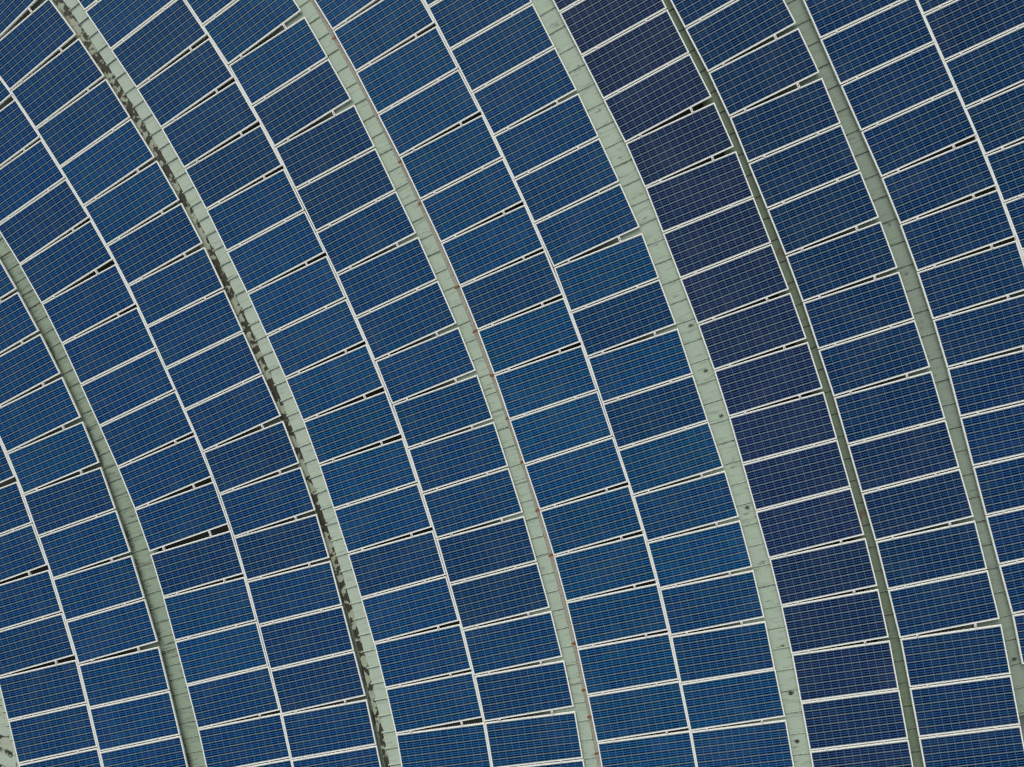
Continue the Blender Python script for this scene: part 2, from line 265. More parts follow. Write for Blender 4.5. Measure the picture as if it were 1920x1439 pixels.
class NG:
    """small helper for node graphs"""
    def __init__(self, nt):
        self.nt = nt

    def n(self, t, **kw):
        nd = self.nt.nodes.new(t)
        for k, v in kw.items():
            setattr(nd, k, v)
        return nd

    def put(self, sock, v):
        if hasattr(v, 'is_output') or isinstance(v, bpy.types.NodeSocket):
            self.nt.links.new(v, sock)
        else:
            sock.default_value = v

    def m(self, op, a, b=None, c=None, clamp=False):
        nd = self.n('ShaderNodeMath', operation=op, use_clamp=clamp)
        self.put(nd.inputs[0], a)
        if b is not None:
            self.put(nd.inputs[1], b)
        if c is not None:
            self.put(nd.inputs[2], c)
        return nd.outputs[0]

    def step(self, x, lo, hi):
        nd = self.n('ShaderNodeMapRange', interpolation_type='SMOOTHSTEP')
        self.put(nd.inputs['Value'], x)
        nd.inputs['From Min'].default_value = lo
        nd.inputs['From Max'].default_value = hi
        return nd.outputs[0]

    def mix(self, f, a, b, blend='MIX'):
        nd = self.n('ShaderNodeMix', data_type='RGBA', blend_type=blend)
        self.put(nd.inputs[0], f)
        for s, v in ((nd.inputs[6], a), (nd.inputs[7], b)):
            self.put(s, v if not isinstance(v, tuple) else (*v, 1.0))
        return nd.outputs[2]

    def noise(self, vec, scale, detail=4, rough=0.55, dist=0.0):
        nd = self.n('ShaderNodeTexNoise')
        if vec is not None:
            self.put(nd.inputs['Vector'], vec)
        nd.inputs['Scale'].default_value = scale
        nd.inputs['Detail'].default_value = detail
        nd.inputs['Roughness'].default_value = rough
        nd.inputs['Distortion'].default_value = dist
        return nd.outputs['Fac']


def cell_material():
    m, nt, b = new_mat('solar_cells')
    g = NG(nt)
    uv = g.n('ShaderNodeUVMap').outputs[0]
    sp = g.n('ShaderNodeSeparateXYZ')
    nt.links.new(uv, sp.inputs[0])
    u, v = sp.outputs[0], sp.outputs[1]
    oi = g.n('ShaderNodeObjectInfo')
    # distance to the gaps between cells
    du = g.m('ABSOLUTE', g.m('SUBTRACT', g.m('FRACT', g.m('ADD', u, 0.5)), 0.5))
    dv = g.m('ABSOLUTE', g.m('SUBTRACT', g.m('FRACT', g.m('ADD', v, 0.5)), 0.5))
    # two busbars along each cell
    fv = g.m('ABSOLUTE', g.m('SUBTRACT', g.m('FRACT', v), 0.5))
    d4 = g.m('ABSOLUTE', g.m('SUBTRACT', fv, 0.145))
    bus = g.m('SUBTRACT', 1.0, g.step(d4, 0.035, 0.085))
    lu = g.m('SUBTRACT', 1.0, g.step(du, 0.018, 0.052))
    lv = g.m('SUBTRACT', 1.0, g.step(dv, 0.032, 0.105))
    # each cell its own shade
    cid = g.n('ShaderNodeCombineXYZ')
    g.put(cid.inputs[0], g.m('FLOOR', u))
    g.put(cid.inputs[1], g.m('FLOOR', v))
    g.put(cid.inputs[2], g.m('MULTIPLY', oi.outputs['Random'], 97.0))
    wn = g.n('ShaderNodeTexWhiteNoise', noise_dimensions='3D')
    nt.links.new(cid.outputs[0], wn.inputs['Vector'])
    off = g.n('ShaderNodeVectorMath', operation='ADD')
    nt.links.new(uv, off.inputs[0])
    cr = g.n('ShaderNodeCombineXYZ')
    g.put(cr.inputs[0], g.m('MULTIPLY', oi.outputs['Random'], 311.0))
    g.put(cr.inputs[1], g.m('MULTIPLY', oi.outputs['Random'], 173.0))
    nt.links.new(cr.outputs[0], off.inputs[1])
    vor = g.n('ShaderNodeTexVoronoi')
    nt.links.new(off.outputs[0], vor.inputs['Vector'])
    vor.inputs['Scale'].default_value = 7.0
    cry = g.n('ShaderNodeSeparateXYZ')
    nt.links.new(vor.outputs['Color'], cry.inputs[0])
    soft = g.noise(off.outputs[0], 0.35, 3, 0.5)
    k = g.m('ADD', g.m('MULTIPLY', wn.outputs['Value'], 0.36), 0.60)
    k = g.m('MULTIPLY', k, g.m('ADD', g.m('MULTIPLY', cry.outputs[0], 0.40), 0.80))
    k = g.m('MULTIPLY', k, g.m('ADD', g.m('MULTIPLY', soft, 0.7), 0.65))
    # slow film drift over the roof; soft sheen within panels is painted in too
    pos = g.n('ShaderNodeNewGeometry').outputs['Position']
    k = g.m('MULTIPLY', k, g.m('ADD', g.m('MULTIPLY', g.noise(pos, 0.30, 3, 0.5), 1.1), 0.45))
    k = g.m('MULTIPLY', k, g.m('ADD', g.m('MULTIPLY', g.noise(pos, 1.1, 4, 0.6), 0.5), 0.75))
    hue = g.n('ShaderNodeHueSaturation')
    nt.links.new(oi.outputs['Color'], hue.inputs['Color'])
    cs = g.n('ShaderNodeSeparateXYZ')
    nt.links.new(wn.outputs['Color'], cs.inputs[0])
    g.put(hue.inputs['Hue'], g.m('ADD', g.m('MULTIPLY', cs.outputs[1], 0.04), 0.48))
    g.put(hue.inputs['Value'], k)
    g.put(hue.inputs['Saturation'], 1.0)
    base = hue.outputs[0]
    bl = g.mix(1.0, g.mix(1.0, oi.outputs['Color'], (2.9, 2.9, 2.9), 'MULTIPLY'), (0.015, 0.056, 0.102), 'ADD')
    col = g.mix(bus, base, bl)
    col = g.mix(lu, col, (0.055, 0.115, 0.20))
    col = g.mix(lv, col, (0.122, 0.190, 0.240))
    # a thin film of dust, uneven
    dust = g.step(g.noise(pos, 1.6, 6, 0.65), 0.42, 0.75)
    col = g.mix(g.m('MULTIPLY', dust, 0.035), col, (0.30, 0.32, 0.30))
    nt.links.new(col, b.inputs['Base Color'])
    b.inputs['Roughness'].default_value = 0.3
    b.inputs['Specular IOR Level'].default_value = 0.05
    bp = g.n('ShaderNodeBump')
    bp.inputs['Strength'].default_value = 0.02
    nt.links.new(g.noise(uv, 3.0, 2), bp.inputs['Height'])
    nt.links.new(bp.outputs[0], b.inputs['Normal'])
    return m


def metal_paint(name, col, rough=0.45, var=0.12, scale=3.0, metallic=0.0):
    m, nt, b = new_mat(name)
    g = NG(nt)
    tc = g.n('ShaderNodeTexCoord').outputs['Object']
    f = g.noise(tc, scale, 5, 0.6)
    lo = tuple(c * (1 - var) for c in col)
    hi = tuple(min(1, c * (1 + var)) for c in col)
    nt.links.new(g.mix(f, lo, hi), b.inputs['Base Color'])
    b.inputs['Roughness'].default_value = rough
    b.inputs['Metallic'].default_value = metallic
    return m


def beam_material(name, col, dark=(0.030, 0.034, 0.024), rust=(0.17, 0.065, 0.02), lich=(0.33, 0.31, 0.20), streak=0.25, grit=0.0):
    """weathered grey-green paint; the colour attribute holds where dirt and painted shade (r), rust (g) and lichen (b) sit on the steel"""
    m, nt, b = new_mat(name)
    g = NG(nt)
    uv = g.n('ShaderNodeUVMap').outputs[0]
    at = g.n('ShaderNodeVertexColor', layer_name='wear_shade')
    sp = g.n('ShaderNodeSeparateColor')
    nt.links.new(at.outputs[0], sp.inputs[0])
    tc = g.n('ShaderNodeTexCoord').outputs['Object']
    big = g.noise(tc, 1.3, 5, 0.6)
    fine = g.noise(tc, 26.0, 5, 0.65)
    mp = g.n('ShaderNodeMapping')
    nt.links.new(uv, mp.inputs[0])
    mp.inputs['Scale'].default_value = (2.2, 14.0, 1)
    stv = g.noise(mp.outputs[0], 1.0, 5, 0.6, 0.4)
    c0 = g.mix(big, tuple(c * 0.88 for c in col), tuple(min(1, c * 1.1) for c in col))
    c0 = g.mix(g.m('MULTIPLY', g.step(fine, 0.35, 0.75), 0.08), c0, tuple(c * 0.62 for c in col))
    c0 = g.mix(g.m('MULTIPLY', g.step(stv, 0.5, 0.72), streak), c0, (0.085, 0.105, 0.075))
    if grit:
        c0 = g.mix(g.m('MULTIPLY', g.step(g.noise(tc, 55.0, 3, 0.8), 0.47, 0.62), grit), c0, (0.10, 0.09, 0.07))
        c0 = g.mix(g.m('MULTIPLY', g.step(g.noise(tc, 38.0, 3, 0.8), 0.52, 0.66), grit), c0, (0.42, 0.40, 0.34))

    def worn(sock, amp=0.9):
        j = g.m('ADD', sock, g.m('MULTIPLY', g.m('SUBTRACT', g.noise(tc, 17.0, 5, 0.7), 0.5), g.m('MULTIPLY', g.step(sock, 0.0, 0.25), amp)))
        return g.step(j, 0.12, 0.78)
    c0 = g.mix(worn(sp.outputs[2]), c0, lich)
    c0 = g.mix(worn(sp.outputs[0]), c0, dark)
    c0 = g.mix(worn(sp.outputs[1]), c0, rust)
    nt.links.new(c0, b.inputs['Base Color'])
    b.inputs['Roughness'].default_value = 0.62
    b.inputs['Specular IOR Level'].default_value = 0.3
    bp = g.n('ShaderNodeBump')
    bp.inputs['Strength'].default_value = 0.05
    bp.inputs['Distance'].default_value = 0.01
    nt.links.new(fine, bp.inputs['Height'])
    nt.links.new(bp.outputs[0], b.inputs['Normal'])
    return m


M_CELL = cell_material()
M_FRAME = metal_paint('anodised_frame', (0.75, 0.765, 0.69), 0.5, 0.05, 4.0)
M_CLAMP = metal_paint('clamp_metal', (0.60, 0.59, 0.55), 0.5, 0.08, 30.0)
M_BOLT = metal_paint('bolt_steel', (0.05, 0.05, 0.05), 0.6, 0.1, 30.0)
M_STRIP = metal_paint('joint_aluminium', (0.62, 0.61, 0.56), 0.5, 0.15, 6.0)
M_BACK = metal_paint('back_sheet', (0.55, 0.55, 0.54), 0.6, 0.05, 4.0)
M_DECK = metal_paint('roof_membrane', (0.20, 0.23, 0.19), 0.9, 0.4, 2.5)
M_GROUND = metal_paint('ground_concrete', (0.22, 0.23, 0.19), 0.9, 0.3, 0.05)


# ------------------------------------------------------------------ mesh helpers
def box(bm, x0, x1, y0, y1, z0, z1, mi=0):
    vs = [bm.verts.new((x, y, z)) for z in (z0, z1) for y in (y0, y1) for x in (x0, x1)]
    for q in ((0, 2, 3, 1), (4, 5, 7, 6), (0, 1, 5, 4), (2, 6, 7, 3), (0, 4, 6, 2), (1, 3, 7, 5)):
        bm.faces.new([vs[i] for i in q]).material_index = mi


def mesh_obj(name, bm, mats, parent=None, data=None):
    if data is None:
        data = bpy.data.meshes.new(name)
        bm.to_mesh(data)
        bm.free()
        for mm in mats:
            data.materials.append(mm)
    o = bpy.data.objects.new(name, data)
    C.objects.link(o)
    if parent:
        o.parent = parent
    return o


def frame_mesh():
    """a hollow aluminium frame with mitred corners, its top lip overlapping the glass"""
    bm = bmesh.new()
    W, H, L = PW / 2, PH / 2, LIP
    c = 0.003                                            # softened outer and inner edge
    prof = [(0.0, -FD), (0.0, -c), (c, 0.0), (L - c*0.6, 0.0), (L, -0.0025), (L, -0.008), (0.004, -0.010), (0.004, -FD)]
    rings = []
    for inset, z in prof:
        rings.append([bm.verts.new((sx * (W - inset), sy * (H - inset), z)) for sx, sy in ((-1, -1), (1, -1), (1, 1), (-1, 1))])
    n = len(rings)
    for a in range(n):
        r0, r1 = rings[a], rings[(a + 1) % n]
        for k in range(4):
            bm.faces.new((r0[k], r0[(k + 1) % 4], r1[(k + 1) % 4], r1[k]))
    bmesh.ops.recalc_face_normals(bm, faces=bm.faces)
    me = bpy.data.meshes.new('frame')
    bm.to_mesh(me)
    bm.free()
    me.materials.append(M_FRAME)
    return me


def cells_mesh():
    """the laminate: a thin slab whose top is laid out as 12 x 6 cells"""
    bm = bmesh.new()
    uvl = bm.loops.layers.uv.new('UVMap')
    w, h = PW / 2 - 0.010, PH / 2 - 0.010
    zt, zb = -0.0045, -0.0075
    v = [bm.verts.new((sx * w, sy * h, z)) for z in (zt, zb) for sx, sy in ((-1, -1), (1, -1), (1, 1), (-1, 1))]
    top = bm.faces.new(v[:4])
    cw, ch = (PW - 2 * LIP - 0.012) / 12, (PH - 2 * LIP - 0.014) / 6
    for lp in top.loops:
        lp[uvl].uv = (lp.vert.co.x / cw + 6, lp.vert.co.y / ch + 3)
    bt = bm.faces.new(v[4:][::-1])
    bt.material_index = 1
    for k in range(4):
        bm.faces.new((v[k], v[4 + k], v[4 + (k + 1) % 4], v[(k + 1) % 4])).material_index = 1
    me = bpy.data.meshes.new('solar_cells')
    bm.to_mesh(me)
    bm.free()
    me.materials.append(M_CELL)
    me.materials.append(M_BACK)
    return me


CLAMPS = {}


def clamp_mesh(gap):
    """bracket that bridges the joint between two panels: plate, two hold-down lips, bolt where the joint is wide"""
    key = max(1, round(gap * 100))
    if key not in CLAMPS:
        g = key / 100
        bm = bmesh.new()
        w = 0.024
        hl = g / 2 + 0.009
        box(bm, -w, w, -hl, hl, 0.0015, 0.0048)
        if g > 0.03:
            # the stem below the plate, waisted, and its slot
            box(bm, -w * 0.7, w * 0.7, -g / 2 + 0.004, g / 2 - 0.004, -0.045, 0.0012)
            bm2 = bmesh.ops.create_cone(bm, cap_ends=True, segments=6, radius1=0.0105, radius2=0.0105, depth=0.006,
                                        matrix=Matrix.Translation((0.002, -0.004, 0.0075)))
            for vv in bm2['verts']:
                for ff in vv.link_faces:
                    ff.material_index = 1
        me = bpy.data.meshes.new('clamp')
        bm.to_mesh(me)
        bm.free()
        me.materials.append(M_CLAMP)
        me.materials.append(M_BOLT)
        CLAMPS[key] = me
    return CLAMPS[key]


def tag(o, label=None, cat=None, group=None, kind=None):
    for k, v in (('label', label), ('category', cat), ('group', group), ('kind', kind)):
        if v:
            o[k] = v


# ------------------------------------------------------------------ solar panels
WHERE = [
    'the outermost column at left', 'column left of streaky beam', 'column right of streaky beam',
    'column left of mossy beam', 'column right of mossy beam', 'column left of rusty beam',
    'column right of rusty beam', 'column left of spotted beam', 'column before the dark channel',
    'column after the dark channel', 'column right of shaded beam', 'the outermost column at right']
ORD = ['first', 'second', 'third', 'fourth', 'fifth', 'sixth', 'seventh', 'eighth', 'ninth', 'tenth', 'eleventh', 'twelfth',
       'thirteenth', 'fourteenth', 'fifteenth', 'sixteenth', 'seventeenth', 'eighteenth', 'nineteenth']
ME_FRAME, ME_CELLS = frame_mesh(), cells_mesh()
COUNT = {}
for p in PANELS:
    COUNT[p[0]] = COUNT.get(p[0], 0) + 1


def shade_word(b, g):
    return 'navy' if b < 0.043 else ('bright blue' if g > 0.0172 else 'blue')


proto = None
for (ci, row, x, y, th, gl, gr, ge, cr, cg, cb) in PANELS:
    n = normal(x, y)
    d = Vector((math.cos(th), math.sin(th), 0))
    e1 = (d - n * d.dot(n)).normalized()
    e2 = n.cross(e1)
    R = Matrix((e1, e2, n)).transposed()
    R = R @ Matrix.Rotation(math.radians(random.gauss(0, 0.12)), 3, 'X') @ Matrix.Rotation(math.radians(random.gauss(0, 0.07)), 3, 'Y')
    root = bpy.data.objects.new('solar_panel', None)
    root.empty_display_size = 0.2
    C.objects.link(root)
    root.matrix_world = Matrix.LocRotScale(Vector((x, y, surf(x, y) + random.uniform(-0.0015, 0.0015))), R.to_quaternion(), None)
    if proto is None:
        fr = mesh_obj('frame', None, None, root, ME_FRAME)
        ce = mesh_obj('solar_cells', None, None, root, ME_CELLS)
        proto = (fr, ce)
    else:
        fr, ce = proto[0].copy(), proto[1].copy()
        for o in (fr, ce):
            C.objects.link(o)
            o.parent = root
    ce.color = (cr, cg, cb, 1.0)
    if gl > 0 or gr > 0:
        for t, gap in ((0.175, gl), (0.755, gr)):
            c = bpy.data.objects.new('clamp', clamp_mesh(gap - 0.009))
            C.objects.link(c)
            c.parent = root
            c.location = ((t - 0.5) * PW, -PH / 2 - max(gap - 0.009, 0.008) / 2, 0)
    last = COUNT[ci] - 1
    look = 'with wedge gap below' if ge > 0.062 else 'with tight joint below'
    tone = shade_word(cb, cg)
    if row == last:
        lab = f'{tone} solar panel, lowest in {WHERE[ci]}'
    elif row == 0:
        lab = f'{tone} solar panel {look}, topmost in {WHERE[ci]}'
    else:
        lab = f'{tone} solar panel {look}, {ORD[row]} down {WHERE[ci]}'
    tag(root, lab, 'solar panel', 'solar panels covering the curved roof')


# ------------------------------------------------------------------ steel beams between the panel bays
class Beam:
    def __init__(self, key, ext=0.9):
        b = BEAMS[key]
        self.r, self.w = b['r'], b['w']
        self.y0, self.y1 = b['y0'] - ext, b['y1'] + ext
        self.ya, self.yb = b['y0'], b['y1']
        # table of arc length along the right edge
        N = 600
        self.ys = [self.y0 + (self.y1 - self.y0) * i / N for i in range(N + 1)]
        pts = [Vector((self.rx(y), y, 0)) for y in self.ys]
        self.arc = [0.0]
        for i in range(N):
            self.arc.append(self.arc[-1] + (pts[i + 1] - pts[i]).length)
        self.L = self.arc[-1]

    def rx(self, y):
        yc = min(max(y, self.ya), self.yb)
        s = (poly(self.r, yc + 0.01) - poly(self.r, yc - 0.01)) / 0.02
        return poly(self.r, yc) + (y - yc) * s

    def y_at(self, s):
        s = min(max(s, 0), self.L)
        lo, hi = 0, len(self.arc) - 1
        while hi - lo > 1:
            m = (lo + hi) // 2
            if self.arc[m] <= s:
                lo = m
            else:
                hi = m
        t = (s - self.arc[lo]) / (self.arc[hi] - self.arc[lo])
        return self.ys[lo] + t * (self.ys[hi] - self.ys[lo])

    def s_at(self, y):
        t = (y - self.y0) / (self.y1 - self.y0) * (len(self.ys) - 1)
        i = int(min(max(t, 0), len(self.ys) - 2))
        return self.arc[i] + (t - i) * (self.arc[i + 1] - self.arc[i])

    def frame(self, s):
        y = self.y_at(s)
        x = self.rx(y)
        sl = (self.rx(y + 0.02) - self.rx(y - 0.02)) / 0.04
        tg = Vector((sl, 1, 0)).normalized()
        nr = Vector((-tg.y, tg.x, 0))            # towards the left
        return Vector((x, y, 0)), nr, tg, self.width(y) * abs(tg.y)

    def width(self, y):
        yy = min(max(y, self.ya), self.yb)
        return self.w[0] * yy / 10 + self.w[1]

    def to_sv(self, px, py):
        """arc length and distance left of the right edge for a point of the roof"""
        s = self.s_at(py)
        for _ in range(6):
            p, nr, tg, w = self.frame(s)
            s += (Vector((px, py, 0)) - p).dot(tg)
        p, nr, tg, w = self.frame(s)
        return s, (Vector((px, py, 0)) - p).dot(nr)


def sheet(name, bm_beam, a0, a1, depth, thick, mat, wear_shade, parent, ds=0.02, da=0.016, ribs=None, rib_ov=(0, 0), rib_h=0.014, rib_w=0.018, drop=0.0, foot_dark=1.0):
    """a plate that follows the beam; a0(w), a1(w): distances left of the right panel edge; wear(s, a, w) -> dirt with painted shade, rust, lichen"""
    B_ = bm_beam
    ns = max(2, int(B_.L / ds))
    na = max(2, int(((a0(0.4) if a0.__code__.co_argcount == 1 else a0(0.4, 0.0)) - a1(0.4)) / da))
    bm = bmesh.new()
    uvl = bm.loops.layers.uv.new('UVMap')
    cl = bm.verts.layers.float_color.new('wear_shade')
    grid = []
    uvd = {}
    for i in range(ns + 1):
        s = B_.L * i / ns
        p, nr, tg, w = B_.frame(s)
        row = []
        for j in range(na + 1):
            left = a0(w) if a0.__code__.co_argcount == 1 else a0(w, s)
            a = left + (a1(w) - left) * j / na
            q = p + nr * a
            v = bm.verts.new((q.x, q.y, surf(q.x, q.y) - depth - drop * (1 - j / na)))
            v[cl] = (*wear_shade(s, a, w), 1.0)
            uvd[v] = (a, s)
            row.append(v)
        grid.append(row)
    for i in range(ns):
        for j in range(na):
            bm.faces.new((grid[i][j], grid[i][j + 1], grid[i + 1][j + 1], grid[i + 1][j]))
    # folded-down sides
    for col, flip in ((0, False), (na, True)):
        lower = []
        for i in range(ns + 1):
            t = grid[i][col]
            v = bm.verts.new((t.co.x, t.co.y, t.co.z - thick))
            v[cl] = t[cl]
            uvd[v] = (uvd[t][0], uvd[t][1])
            lower.append(v)
        for i in range(ns):
            q = (grid[i][col], grid[i + 1][col], lower[i + 1], lower[i])
            bm.faces.new(q if not flip else q[::-1])
    # standing seams across the plate
    if ribs:
        s0, dsr = ribs
        k = math.floor(s0 / dsr)
        s = s0 - k * dsr
        while s < B_.L - 0.1:
            sj = s + random.uniform(-0.012, 0.012)
            p, nr, tg, w = B_.frame(sj)
            sec = []
            for a in (a0(w) + rib_ov[0], a1(w) + rib_ov[1]):
                ring = []
                for dt, dz in ((-rib_w / 2, 0.001), (-rib_w / 2 * 0.6, rib_h), (rib_w / 2 * 0.6, rib_h), (rib_w / 2, 0.001)):
                    q = p + nr * a + tg * dt
                    v = bm.verts.new((q.x, q.y, surf(q.x, q.y) - depth + dz))
                    v[cl] = (0.0, 0.0, 0.0, 1.0)
                    uvd[v] = (a, sj)
                    ring.append(v)
                sec.append(ring)
            # dark strips at the seam's foot: sealant, dirt and its painted shadow line
            dk = random.uniform(0.24, 0.50)
            for (t0, t1, kk) in ((-rib_w / 2 - 0.011, -rib_w / 2 + 0.001, dk), (rib_w / 2 - 0.001, rib_w / 2 + 0.006, dk * 0.75)):
                vv = []
                for a, dt in ((a0(w) + rib_ov[0], t0), (a0(w) + rib_ov[0], t1), (a1(w) + rib_ov[1], t1), (a1(w) + rib_ov[1], t0)):
                    q = p + nr * a + tg * dt
                    v = bm.verts.new((q.x, q.y, surf(q.x, q.y) - depth + 0.003))
                    v[cl] = (kk * foot_dark, 0.0, 0.0, 1.0)
                    uvd[v] = (a, sj + dt)
                    vv.append(v)
                bm.faces.new(vv)
            for e in range(3):
                bm.faces.new((sec[0][e], sec[0][e + 1], sec[1][e + 1], sec[1][e]))
            bm.faces.new(sec[0][::-1])
            bm.faces.new(sec[1])
            s += dsr
    for f in bm.faces:
        for lp in f.loops:
            lp[uvl].uv = uvd[lp.vert]
    bmesh.ops.recalc_face_normals(bm, faces=bm.faces)
    return mesh_obj(name, bm, [mat], parent)


def web(name, B_, a0, a1, depth, height, mat, parent):
    """the closed box under the plate"""
    bm = bmesh.new()
    ns = 160
    prev = None
    for i in range(ns + 1):
        p, nr, tg, w = B_.frame(B_.L * i / ns)
        ring = []
        for a, z in ((a0(w), depth), (a1(w), depth), (a1(w), depth + height), (a0(w), depth + height)):
            q = p + nr * a
            ring.append(bm.verts.new((q.x, q.y, surf(q.x, q.y) - z)))
        if prev:
            for k in range(4):
                bm.faces.new((prev[k], prev[(k + 1) % 4], ring[(k + 1) % 4], ring[k]))
        else:
            bm.faces.new(ring[::-1])
        prev = ring
    bm.faces.new(prev)
    bmesh.ops.recalc_face_normals(bm, faces=bm.faces)
    return mesh_obj(name, bm, [mat], parent)


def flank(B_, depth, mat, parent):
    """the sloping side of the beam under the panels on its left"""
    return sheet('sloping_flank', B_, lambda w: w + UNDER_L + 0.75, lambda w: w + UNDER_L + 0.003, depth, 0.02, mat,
                 lambda s, a, w: (0.38, 0.0, 0.0), parent, ds=0.12, da=0.15, drop=0.28)  # even darkening painted on for the shade under the panels


def fb(x, y, z, o=4):
    return noise.fractal(Vector((x, y, z)), 1.0, 2.0, o)        # about -1 .. 1


def clamp01(v):
    return 0.0 if v < 0 else (1.0 if v > 1 else v)


def sm(lo, hi, v):
    t = clamp01((v - lo) / (hi - lo))
    return t * t * (3 - 2 * t)


def beam_root(key, B_, label):
    s = B_.L / 2
    p, nr, tg, w = B_.frame(s)
    o = bpy.data.objects.new('roof_beam', None)
    C.objects.link(o)
    tag(o, label, 'steel beam', 'long steel beams between the panel columns', 'thing')
    return o


def rib_phase(key, B_):
    x, y, d = RIBS[key]
    return B_.to_sv(x, y)[0], d


def rib_near(s, ph):
    """signed distance from the nearest seam"""
    t = (s - ph[0]) / ph[1]
    return (t - round(t)) * ph[1], round(t)


M_PALE = beam_material('pale_green_paint', (0.355, 0.44, 0.34), streak=0.38)
M_CAP = beam_material('cap_paint', (0.385, 0.465, 0.37), streak=0.3)
M_GUTTER = beam_material('gutter_paint', (0.325, 0.375, 0.275), dark=(0.040, 0.039, 0.025), lich=(0.36, 0.34, 0.24), streak=0.25)
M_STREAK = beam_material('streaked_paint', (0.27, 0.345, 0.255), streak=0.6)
M_SHADE = beam_material('shaded_green_paint', (0.225, 0.285, 0.22), streak=0.35)  # pale paint darkened; shade of beam and ledge is in the colour
M_CHAN = beam_material('shaded_channel_paint', (0.165, 0.22, 0.15), rust=(0.13, 0.07, 0.045), streak=0.4)  # shade of the narrow, deep channel is put into this colour
M_EDGE = beam_material('gritty_edge', (0.36, 0.355, 0.29), rust=(0.20, 0.075, 0.02), streak=0.1, grit=0.75)
M_WEB = metal_paint('web_paint', (0.13, 0.15, 0.11), 0.8, 0.3, 2.0)

UNDER_L, UNDER_R = 0.46, 0.14       # how far a beam reaches under the panels beside it


def generic_wear_shade(ph, line=0.5, edge_dark=0.25, seed=0.0, streaks=0.5, lich=0.0):
    def f(s, a, w):
        d, k = rib_near(s, ph)
        # dirt and the rib's painted shadow line against one side of a seam, and the odd thin line a hand's width off it
        r = 0.50 * sm(0.034, 0.004, abs(d + 0.022)) * (0.55 + 0.45 * clamp01(0.5 + fb(s * 1.7, a * 3, seed)))
        r = max(r, 0.22 * sm(0.13, 0.0, abs(d + 0.03)) * clamp01(0.4 + fb(s * 2.7, a * 4, seed + 2)))
        rr = noise.cell(Vector((k * 1.37 + seed, 4.2, 0.3)))
        if rr > 1 - line:
            off = 0.06 + 0.08 * noise.cell(Vector((k * 2.11, seed, 1.3)))
            r = max(r, 0.6 * sm(0.02, 0.0, abs(d - off)) * clamp01(0.6 + 1.2 * fb(s * 3, a * 6, seed + 3)))
        # darker along and under the left panel edge
        r = max(r, edge_dark * sm(0.16, 0.0, w - a) * clamp01(0.5 + 1.4 * fb(s * 1.1, a * 2, seed + 9)))
        st = fb(s * 24, a * 2.0, seed + 17, 3)
        r = max(r, streaks * sm(0.25, 0.75, st) * sm(-0.2, 0.5, fb(s * 1.3, 0, seed + 5)))
        b = lich * sm(0.25, 0.7, fb(s * 1.9, a * 3, seed + 23))
        return clamp01(r), 0.0, clamp01(b)
    return f


def add_spots(base, spots, rad=0.05, smear=0.10, seed=0.0):
    def f(s, a, w):
        r, g, b = base(s, a, w)
        for (ss, aa, k) in spots:
            ds_, da_ = s - ss, a - aa
            if abs(ds_) < 0.3 and abs(da_) < 0.4:
                n1 = 0.35 * fb(s * 11, a * 11, seed + k)
                q = math.hypot(ds_ / rad, da_ / (rad * 1.25)) + n1
                r = max(r, (0.45 + 0.42 * noise.cell(Vector((k * 3.1, 7.7, 0)))) * sm(1.7, 0.0, q))
                # a tail dragged across the plate
                q2 = math.hypot((ds_ + 0.05 - 0.12 * noise.cell(Vector((k * 5.3, 1.7, 0)))) / 0.024, (da_ - 0.06) / smear) + 0.6 * n1
                r = max(r, 0.48 * sm(1.5, 0.1, q2))
                # a faint grey halo
                r = max(r, 0.20 * sm(3.0, 0.3, q))
        return clamp01(r), g, b
    return f


# --- streaky beam far left
bA = Beam('A')
phA = rib_phase('A', bA)
rt = beam_root('A', bA, 'grey-green steel beam with dark cross streaks, leftmost beam crossing the whole left side')
sheet('top_plate', bA, lambda w: w + UNDER_L, lambda w: -UNDER_R, 0.15, 0.05, M_STREAK, generic_wear_shade(phA, 0.6, 0.5, 1.0, 0.75), rt, ribs=phA, rib_h=0.016)
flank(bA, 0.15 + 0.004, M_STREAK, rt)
web('web', bA, lambda w: w + UNDER_L - 0.02, lambda w: -UNDER_R + 0.02, 0.15 + 0.02, 0.3, M_WEB, rt)

# --- mossy beam: pale raised cap on the right, mossy gutter on the left
bB = Beam('B')
phB = rib_phase('B', bB)
rt = beam_root('B', bB, 'pale steel beam with a mossy, black-stained gutter along its left side')
CAPW = 0.285
B_B_L = bB.L


def cap_wear_shade(s, a, w):
    r, g, b = generic_wear_shade(phB, 0.35, 0.0, 2.0, 0.25)(s, a, w)
    d, k = rib_near(s, phB)
    e = CAPW - a
    r = max(r, 0.5 * sm(0.03, 0.0, e) * clamp01(0.4 + fb(s * 5, 0, 8.0)))  # dark line at the cap edge: dirt plus painted shadow
    r = max(r, 0.8 * sm(0.10, 0.0, e + abs(d) * 0.35) * sm(-0.1, 0.45, fb(s * 7, a * 5, 31)))
    return clamp01(r), g, b


